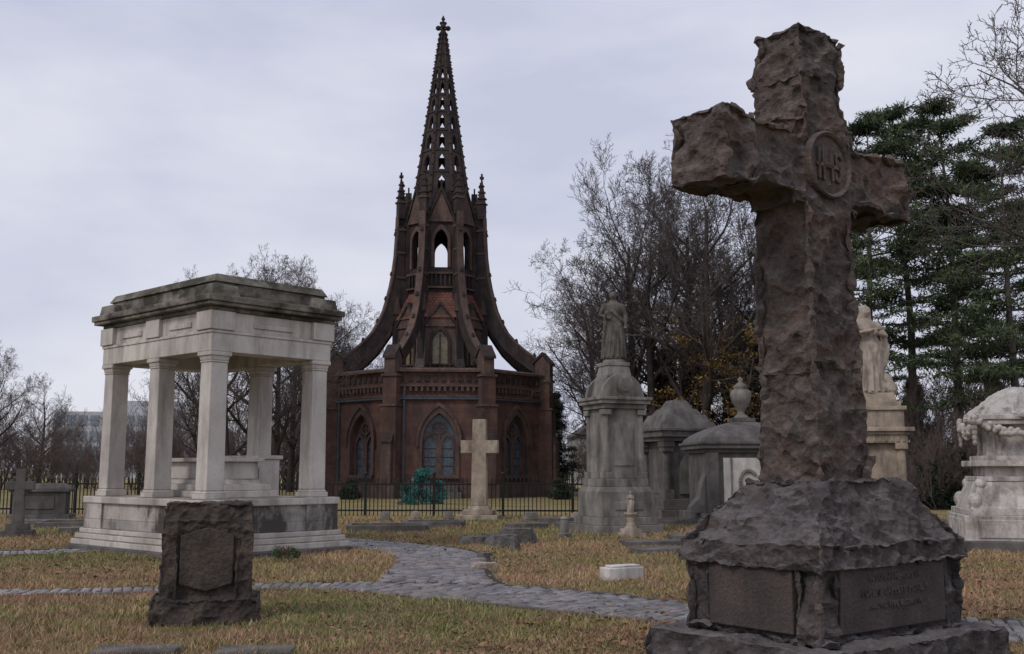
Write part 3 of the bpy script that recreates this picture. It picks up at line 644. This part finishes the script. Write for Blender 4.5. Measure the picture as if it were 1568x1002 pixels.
sm=empty('rock_faced_headstone',(-3.28,11.5,0),rad(14))
b=B(); b.box(0,0,-.05,1.17,.83,.33,0,0,.96); b.box(0,0,.26,.92,.64,.85,0,0,.97); b.box(0,0,1.06,.96,.66,.21,0,0,.9)
for s in(-1,1): b.box(s*.38,-.02,.25,.2,.68,.84,0,0,.95)
b.obj('rough_block','rock3',sm,remesh=.016,disp=((.24,.10,'VORONOI_F1'),(.1,.045,'VORONOI_F1'),(.045,.014,'VORONOI_F1')),dec=.35)
b=B(); b.plate([(-.27,.42),(0,.34),(.27,.42),(.27,.92),(.0,1.0),(-.27,.92)],-.335,-.22); b.obj('tablet','rock3',sm,bevel=.012)

# ------------------------------------------------------------------ figures
def figure(name,parent,z,h,m,veil=False,pose=0,rz=0,x=0,y=0,voxel=.014,wide=1.0):
    b=B(); s=h/1.65
    lean=.05 if pose==1 else .0
    b.loft([(0,0,0,.27,.25,.07,9,0),(0,0,.06,.26,.24,.07,9,.1),(.0,0,.3,.235,.215,.07,9,.4),(lean*.5,-.01,.6,.215,.19,.06,9,.8),(lean,-.01,.82,.20,.17,.045,8,1.2),(lean,0,.95,.185,.15,.03,7,1.5),(lean*.6,0,1.08,.145,.12,.02,7,1.6),(0,-.01,1.22,.17,.13,.02,6,1),(0,0,1.32,.185,.115,.01,6,1),(0,0,1.38,.15,.09,0,6,1),(0,.0,1.43,.07,.065,0,6,1),(0,-.01,1.50,.05,.055,0,6,1)])
    b.ell((0,-.025,1.56),(.072,.09,.108)); b.ell((0,-.118,1.55),(.013,.02,.025),8,6)
    b.ell((0,.02,1.59),(.085,.092,.092)); b.ell((0,.10,1.55),(.055,.05,.06))
    if veil:
        b.loft([(0,.09,.55,.2,.10,.06,7,0),(0,.09,1.0,.2,.1,.05,7,.5),(0,.06,1.3,.2,.10,.03,6,1),(0,.04,1.42,.13,.1,.02,6,1),(0,.03,1.52,.105,.11,0,6,1),(0,.02,1.64,.09,.10,0,6,1),(0,.02,1.70,.03,.04,0,6,1)])
    def arm(sh,el,ha):
        b.tube([sh,Vector(sh).lerp(Vector(el),.5),el,Vector(el).lerp(Vector(ha),.5),ha],[.062,.055,.048,.042,.028],10)
        H=Vector(ha); d=(H-Vector(el)).normalized(); b.ell(H+d*.045,(.032,.03,.045),10,7)
        sd2=d.cross(Vector((0,1,.2))).normalized()
        for i in range(4):
            o=H+d*.07+sd2*(i-1.5)*.019; b.tube([o,o+d*.035,o+d*.06+Vector((0,0,-.015))],[.011,.010,.008],6)
        o=H+d*.03+sd2*.03; b.tube([o,o+sd2*.02+d*.02,o+sd2*.025+d*.045],[.012,.011,.009],6)
    if pose==0:
        arm((-.17,0,1.35),(-.25,-.03,1.08),(-.12,-.17,1.02)); arm((.17,0,1.35),(.24,.02,1.07),(.25,-.10,.85))
        b.tube([(-.2,-.12,.1),(-.16,-.2,1.05)],[.02,.02],8); b.ell((-.12,-.2,1.1),(.05,.04,.07))
        b.tube([(-.17,.02,1.36),(0,-.14,1.15),(.16,-.1,.95),(.2,.03,.8)],[.04,.045,.05,.03],8)
    elif pose==1:
        arm((-.17,0,1.35),(-.23,-.1,1.12),(.02,-.22,1.20)); arm((.17,0,1.35),(.26,-.09,1.1),(.05,-.23,1.12))
        b.tube([(.26,-.05,1.1),(.26,-.1,.8),(.2,-.14,.5)],[.05,.05,.03],8); b.tube([(-.2,.0,1.3),(-.26,0,.9),(-.22,-.02,.4)],[.05,.06,.03],8)
    for i in range(7):
        a=-2.6+i*.35; b.tube([(math.cos(a)*.17,math.sin(a)*.14,.95),(math.cos(a+.1)*.215,math.sin(a+.1)*.2,.5),(math.cos(a)*.27,math.sin(a)*.25,.03)],[.012,.02,.026],6)
    b.v=[(v[0]*s*wide,v[1]*s*wide,v[2]*s) for v in b.v]
    return b.obj(name,m,parent,(x,y,z),rz,smooth=True,remesh=voxel*s)
A=empty('statue_monument',(2.68,27.4,0),rad(22))
b=B(); b.box(0,0,0,1.85,1.75,.22); b.box(0,0,.22,1.66,1.56,.20); b.box(0,0,.42,1.5,1.4,.62); b.box(0,0,1.04,1.5,1.4,.14,0,0,.88); b.box(0,0,1.18,1.3,1.2,.2)
b.box(0,0,1.38,1.05,.98,1.85)
for sx in(-1,1):
    for sy in(-1,1):
        b.ng(12,.085,.075,1.55,3.0,sx*.5,sy*.47); b.box(sx*.5,sy*.47,1.38,.24,.24,.17); b.box(sx*.5,sy*.47,3.0,.24,.24,.14)
b.box(0,0,3.16,1.25,1.18,.12); b.box(0,0,3.28,1.42,1.35,.1); b.box(0,0,3.38,1.5,1.42,.08)
for d0 in(-.5,.38):
    b.plate([(-.62,3.46)]+[(.62*math.cos(t),3.46+.62*math.sin(t)) for t in np.linspace(math.pi,0,13)][1:-1]+[(.62,3.46)],d0,d0+.12)
b.box(0,0,3.46,1.0,.78,.55,0,0,.8); b.box(0,0,4.01,.72,.66,.28,0,0,.85); b.box(0,0,4.29,.66,.6,.10); b.ng(20,.3,.28,4.39,4.5)
b.box(0,-.5,1.7,.55,.04,1.1); b.box(0,-.71,.6,.8,.03,.2)
b.obj('pedestal','gran',A,bevel=.014)
b=B(); b.M=Matrix.Translation((0,-.62,3.78))@Matrix.Rotation(math.pi/2,4,'X'); b.lathe([(.21,0),(.22,.03),(.17,.05),(.001,.05)],20); b.obj('wreath_roundel','gran',A)
figure('standing_figure',A,4.49,1.78,'statue',pose=0,rz=rad(-30),wide=1.22)
Fm=empty('small_angel_marker',(2.86,25.6,0),rad(10))
b=B(); b.box(0,0,0,.6,.6,.1); b.box(0,0,.1,.46,.46,.1,0,0,.85); b.lathe([(.17,0),(.12,.06),(.09,.15),(.11,.27),(.17,.34),(.17,.38)],12,z=.2); b.obj('baluster_pedestal','cream',Fm,bevel=.01)
figure('cherub_figure',Fm,.58,.5,'statuec',pose=1)
Bm=empty('granite_tomb_with_columns',(5.65,36,0),rad(20))
b=B(); b.box(0,0,0,2.5,2.3,.3); b.box(0,0,.3,2.2,2.0,.35); b.box(0,0,.65,1.55,1.4,1.9)
for sx in(-1,1):
    for sy in(-1,1):
        b.ng(12,.13,.12,.95,2.2,sx*.82,sy*.74); b.box(sx*.82,sy*.74,.65,.38,.38,.3); b.box(sx*.82,sy*.74,2.2,.36,.36,.16)
        b.box(sx*.82,sy*.74,2.36,.42,.42,.19)
b.box(0,0,2.55,2.1,1.95,.14); b.box(0,0,2.69,2.3,2.15,.2); b.box(0,0,2.89,2.45,2.3,.1); b.box(0,0,2.99,2.1,1.95,.22,0,0,.9); b.box(0,0,3.21,1.75,1.6,.25,0,0,.85); b.box(0,0,3.46,1.3,1.2,.2,0,0,.8); b.box(0,0,3.66,.9,.8,.3,0,0,.6)
for q in range(4):
    b.M=Matrix.Rotation(q*math.pi/2,4,'Z'); b.plate(outline(.33,.8,1.6),-.79,-.6)
b.obj('tomb_body','grand',Bm,bevel=.015)
Cm=empty('mausoleum_with_urn',(7.05,32.2,0),rad(4))
b=B(); b.box(0,0,0,3.3,3.0,.35); b.box(0,0,.35,2.75,2.5,1.75)
for s in(-1,1): b.box(s*1.28,-1.2,.35,.34,.34,1.75); b.plate([(s*1.45,.35),(s*1.95,.35),(s*1.9,.55),(s*1.66,.8),(s*1.58,1.2),(s*1.45,1.5)],-1.2,-.7)
b.box(0,0,2.1,2.9,2.65,.12); b.box(0,0,2.22,3.15,2.9,.13); b.box(0,0,2.35,3.25,3.0,.08)
n=10
for i in range(n):
    t0=i/n;t1=(i+1)/n; f=lambda t:1-.78*math.sin(t*math.pi/2)**1.5; g=lambda t:.62*(1-(1-t)**2)
    s0=f(t0);s1=f(t1); b.box(0,0,2.43+g(t0),3.1*s0,2.85*s0,g(t1)-g(t0)+.001,0,0,s1/s0)
b.box(0,0,3.05,.7,.65,.12)
b.obj('mausoleum_body','grand',Cm,bevel=.015)
b=B(); b.lathe([(.26,0),(.2,.06),(.09,.16),(.12,.24),(.28,.5),(.33,.72),(.30,.84),(.18,.92),(.24,.97),(.12,1.06),(.05,1.12),(.09,1.2),(.01,1.28)],18,z=3.17); b.obj('urn','gran',Cm,smooth=True)
b=B(); b.box(0,-1.27,.55,1.9,.05,1.4); 
b.obj('marble_front','white',Cm,bevel=.008)
b=B(); 
for i in range(22):
    a=-1.2+i/21*5.54-.0; b.ell((-.22+.25*math.cos(a+1.57+.37),-1.33,1.25+.33*math.sin(a+1.57+.37)),(.06,.04,.06),7,5)
for s in(-1,1): b.tube([(-.22,-1.31,.9),(-.22+s*.12,-1.31,.65)],[.03,.04],6)
for s in(-1,1): b.box(-.22+s*.5,-1.31,.55,.05,.04,1.4)
b.obj('laurel_wreath','gran',Cm)
D=empty('veiled_woman_monument',(9.05,26.2,0),rad(-8))
b=B(); b.box(0,0,0,1.9,1.9,.35); b.box(0,0,.35,1.6,1.6,.3); b.box(0,0,.65,.95,.95,1.6)
for sx in(-1,1):
    for sy in(-1,1):
        b.ng(14,.12,.105,.9,2.1,sx*.5,sy*.5); b.box(sx*.5,sy*.5,.65,.32,.32,.25); b.box(sx*.5,sy*.5,2.1,.3,.3,.15)
b.box(0,0,2.25,1.3,1.3,.2); b.box(0,0,2.45,1.4,1.4,.08); b.box(0,0,2.53,1.58,1.58,.1); b.box(0,0,2.63,1.2,1.2,.42); b.box(0,0,3.05,1.32,1.32,.1); b.box(0,0,3.15,1.1,1.1,.12); b.box(0,0,3.27,.95,.95,.22,0,0,.9)
for i in range(9): b.box((i-4)*.14,-.655,2.28,.07,.03,.14)
b.obj('pedestal','cream',D,bevel=.014)
figure('veiled_figure',D,3.48,2.2,'statuec',veil=True,pose=1,rz=rad(25),x=-.12,wide=1.35)
b=B(); b.ell((.18,0,3.72),(.36,.3,.36)); b.ell((.25,.0,3.6),(.38,.36,.26)); b.obj('rock_seat','statuec',D,remesh=.03,disp=((.2,.1,'VORONOI_F1'),))
E=empty('draped_garland_tomb',(10.55,21.9,0),rad(-14))
b=B(); b.box(0,0,0,2.9,2.5,.2,1); b.box(0,0,.2,2.6,2.2,.5); b.box(0,0,.7,2.45,2.05,.12); b.box(0,0,.82,2.3,1.9,.55,0,0,.82); b.box(0,0,1.37,1.9,1.6,.1); b.box(0,0,1.47,1.6,1.3,.2); b.box(0,0,1.67,2.0,1.7,.12); b.box(0,0,1.79,1.7,1.4,.1); b.box(0,0,1.89,1.25,1.0,.7)
for sx in(-1,1):
    for sy in(-1,1): b.lathe([(.12,0),(.1,.06),(.09,.1),(.08,.5),(.11,.56),(.13,.62)],12,sx*.62,sy*.5,1.89)
b.box(0,0,2.52,1.75,1.45,.1); b.box(0,0,2.62,1.85,1.55,.1)
for (sx,sy,w_) in ((0,-1,1.9),(-1,0,1.5)):
    b.box(sx*1.31,sy*1.11,.26,.03 if sx else 2.1,.03 if sy else 1.7,.36)
# carved scroll corners on the flared base
for sx in(-1,1):
    for sy in(-1,1):
        b.ell((sx*1.05,sy*.86,.98),(.14,.14,.17),10,7); b.ell((sx*.9,sy*.74,1.32),(.12,.12,.12),10,7)
b.obj('tomb_body',['stainw','grand'],E,bevel=.015)
b=B()
b.loft([(0,0,2.66,.98,.82,.06,11,0),(0,0,2.75,.93,.78,.08,11,.3),(0,0,2.86,.8,.66,.10,9,.6),(0,0,2.98,.6,.5,.11,7,1),(0,0,3.12,.5,.42,.08,7,1.4),(.02,0,3.24,.34,.3,.06,6,2),(.02,0,3.32,.12,.1,0,6,2)],48)
for i in range(9):
    a=i*.7; b.tube([(math.cos(a)*.3,math.sin(a)*.25,3.2),(math.cos(a+.15)*.58,math.sin(a+.15)*.48,3.0),(math.cos(a+.3)*.95,math.sin(a+.3)*.8,2.72)],[.04,.06,.05],6)
b.obj('drapery','stainw',E,smooth=True,remesh=.02,disp=((.12,.04,'BLENDER_ORIGINAL'),))
b=B(); R=random.Random(4)
for face in range(4):
    b.M=Matrix.Rotation(face*math.pi/2,4,'Z'); w_=(.98,.82)[face%2]; yy=(.82,.98)[face%2]
    for i in range(46):
        t=i/45*2-1; z=2.62-.28*(1-t*t)-.0
        b.ell((t*w_,-yy+R.uniform(-.04,.04),z+R.uniform(-.07,.07)),(.065,.065,.06),7,5)
    for s in(-1,1):
        for i in range(5): b.ell((s*w_,-yy,2.55-i*.1),(.08-.008*i,.08-.008*i,.07),7,5)
b.M=Matrix.Identity(4); b.obj('rose_garland','stainw',E,remesh=.016)
G=empty('stone_cross',(-1.06,34.6,0),rad(-6))
b=B(); b.box(0,0,0,1.35,1.35,.16); b.box(0,0,.16,1.0,1.0,.15); b.box(0,0,.31,.75,.7,.14,0,0,.8); b.box(0,0,.45,.52,.42,2.8,0,0,.84); b.box(0,0,2.14,1.22,.38,.42); b.obj('cross','cream',G,bevel=.02)
def small(name,loc,rz,boxes,m,bevel=.015,rough=False):
    b=B(); [b.box(*q) for q in boxes]; return b.obj(name,m,None,(*loc,0),rz,bevel=0 if rough else bevel,**(dict(remesh=.02,disp=((.15,.05,'VORONOI_F1'),),dec=.4) if rough else {}))
b=B(); b.lathe([(.16,0),(.16,.1),(.11,.12),(.10,.42),(.12,.45),(.08,.5),(.01,.52)],14); b.obj('stone_bollard','gran',None,(1.25,25.3,0))
small('low_stone_marker',(1.62,15.8),.5,[(0,0,-.02,.62,.26,.2),(0.02,0,.18,.5,.2,.03)],'white')
for i,(x,y,a,c) in enumerate([(-.7,23.4,.2,1.0),(-.2,22.6,.6,.8),(.1,23.6,-.3,.9),(-.35,24.3,.1,.7),(-.1,21.9,.4,.45),(.05,21.2,1.2,.3)]):
    small('fallen_stone_slab',(x,y),a,[(0,0,0,c,.5*c,.16+.08*(i%3),0,.0,.8)],'grand',rough=True)
small('stone_fragment',(-.45,17.5),.3,[(0,0,0,.5,.28,.1,0,0,.8)],'cream',rough=True)
small('stone_fragment',(-.5,19.6),.9,[(0,0,0,.3,.2,.1,0,0,.8)],'grand',rough=True)
for loc,rz,(a,c) in [((-3.3,28.2),.1,(2.0,1.2)),((-2.2,30),.0,(1.6,1.0)),((2.2,29),.1,(1.8,1.2)),((4.6,31),.1,(1.8,1.1)),((-12,30),.2,(2.4,1.4))]:
    small('grave_kerb',loc,rz,[(0,-c/2,0,a,.14,.18),(0,c/2,0,a,.14,.18),(-a/2,0,0,.14,c-.15,.18),(a/2,0,0,.14,c-.15,.18)],'grand')
for loc,rz,s in [((3.05,20.8),.3,(1.4,.7,.1)),((3.0,22.6),.2,(1.3,.7,.12)),((-3.3,9.5),.1,(.72,.4,.05)),((-2.25,9.45),.05,(.66,.4,.05)),((.4,29.5),.0,(1.2,.6,.14)),((1.4,31.5),0,(1.2,.6,.2)),((-11,27.5),.3,(1.3,.6,.14)),((-13.5,31),.1,(1.4,.6,.16)),((4.2,24.6),.2,(1.1,.6,.12)),((6.1,29.5),0,(1.3,.7,.2))]:
    small('ledger_stone',loc,rz,[(0,0,0,*s)],'grand')
def head(loc,w_,h,m,rz=0,round_=True):
    b=B(); pts=[(-w_/2,.1),(w_/2,.1)]+([(w_/2*math.cos(t),h-w_*.35+w_*.35*math.sin(t)) for t in np.linspace(0,math.pi,9)] if round_ else [(w_/2,h),(-w_/2,h)])
    b.plate(pts,-.07,.07); b.box(0,0,0,w_*1.3,.32,.12); b.obj('headstone',m,None,(*loc,0),rz,bevel=.012)
for loc,w_,h,m,rd in [((-3.95,33),.3,.32,'gran',1),((-3.1,34),.28,.3,'cream',1),((-2.0,33.5),.25,.3,'gran',0),((.6,33),.4,.3,'gran',0),((2.0,33.2),.3,.3,'cream',1),((11.8,33),.7,.9,'gran',1),((9.0,30),.5,.6,'gran',0),((-15.5,42),.6,.8,'gran',1),((-17.2,40),.5,.7,'gran',1),((3.8,33.8),.5,.5,'gran',1),((12.6,28),.5,.5,'gran',1)]:
    head(loc,w_,h,m,random.uniform(-.2,.2),rd)
lc=empty('cross_headstone',(-12.0,25.8,0),.3)
b=B(); b.box(0,0,0,.75,.6,.16); b.box(0,0,.16,.55,.42,.16,0,0,.9); b.box(0,0,.32,.26,.2,1.3,0,0,.8); b.box(0,0,1.12,.66,.17,.2)
for q in range(12):
    a=q/12*6.283; b.box(.22*math.cos(a),0,1.22+.22*math.sin(a)-.03,.12,.1,.07)
b.obj('cross','grand',lc,bevel=.012)
lt=empty('chest_tomb',(-15.3,34.5,0),.2)
b=B(); b.box(0,0,0,1.9,1.1,.18); b.box(0,0,.18,1.55,.8,.72); b.box(0,0,.9,1.8,1.0,.1); b.box(0,0,1.0,1.7,.92,.16,0,0,.75)
for s in(-1,1): b.box(s*.72,-.4,.18,.16,.1,.72)
b.box(0,-.41,.35,.9,.04,.4); b.obj('chest','grand',lt,bevel=.014)
wr=empty('evergreen_wreath',(-3.95,18.62,.1),0)
cen=[(.2*math.cos(a),.03*math.sin(a*3),.06+.06*math.sin(a)) for a in np.linspace(0,6.28,26)]
V,F,c=foliage(cen,.05,26,.07,.008,1,5); place('greens',npmesh('wreath_greens',V,F,['needle'],c*1.1),(0,0,0),0,1,wr)
b=B(); b.ell((-.04,-.05,.09),(.03,.012,.018)); b.ell((.03,-.05,.09),(.03,.012,.018)); b.obj('bow','red',wr)
b=B()
def run(p,q):
    p=Vector(p);q=Vector(q); d=q-p; L_=d.length; a=math.atan2(d.y,d.x); c=(p+q)/2
    for z in(.18,1.08): b.box(c.x,c.y,z,L_,.04,.055,0,a)
    n=int(L_/.14)
    for i in range(n+1):
        t=p+d*i/n; b.box(t.x,t.y,.02,.028,.028,1.24,0,a); b.box(t.x,t.y,1.26,.05,.05,.10,0,a,.1)
    for i in range(int(L_/2.4)+1):
        t=p+d*(i*2.4/L_); b.box(t.x,t.y,0,.085,.085,1.42,0,a); b.ell((t.x,t.y,1.47),(.065,.065,.065),8,6)
run((-30,40),(-7.5,37)); run((-7.5,37),(3.4,36.4)); run((3.4,36.4),(12,39)); b.obj('iron_fence','iron')
ob=empty('office_building',(-74,205,0),.15)
b=B(); b.box(0,0,0,26,14,12.5); b.box(3,0,12.5,12,10,2.2); b.box(15,-2,0,8,12,9); b.obj('walls','offwall',ob)
b=B()
for f in range(4):
    for i in range(12): b.box(-12+i*2.1,-7.05,1.2+f*2.9,1.5,.2,1.9)
b.obj('windows','offglass',ob)
hs=empty('stone_house',(9.5,120,0),.1)
b=B(); b.box(0,0,0,5.5,6,5.2); b.plate([(-3.1,5.2),(3.1,5.2),(0,7.4)],-3.3,3.3,1)
b.box(1.5,0,6,.7,.7,1.8); 
for x in(-1.5,1.5):
    for z in(1.2,3.5): b.box(x,-3.03,z,1,.1,1.3,2)
b.obj('walls',['brickh','slate','offglass'],hs)
print('objects',len(bpy.data.objects),'faces',sum(len(m.polygons) for m in bpy.data.meshes))
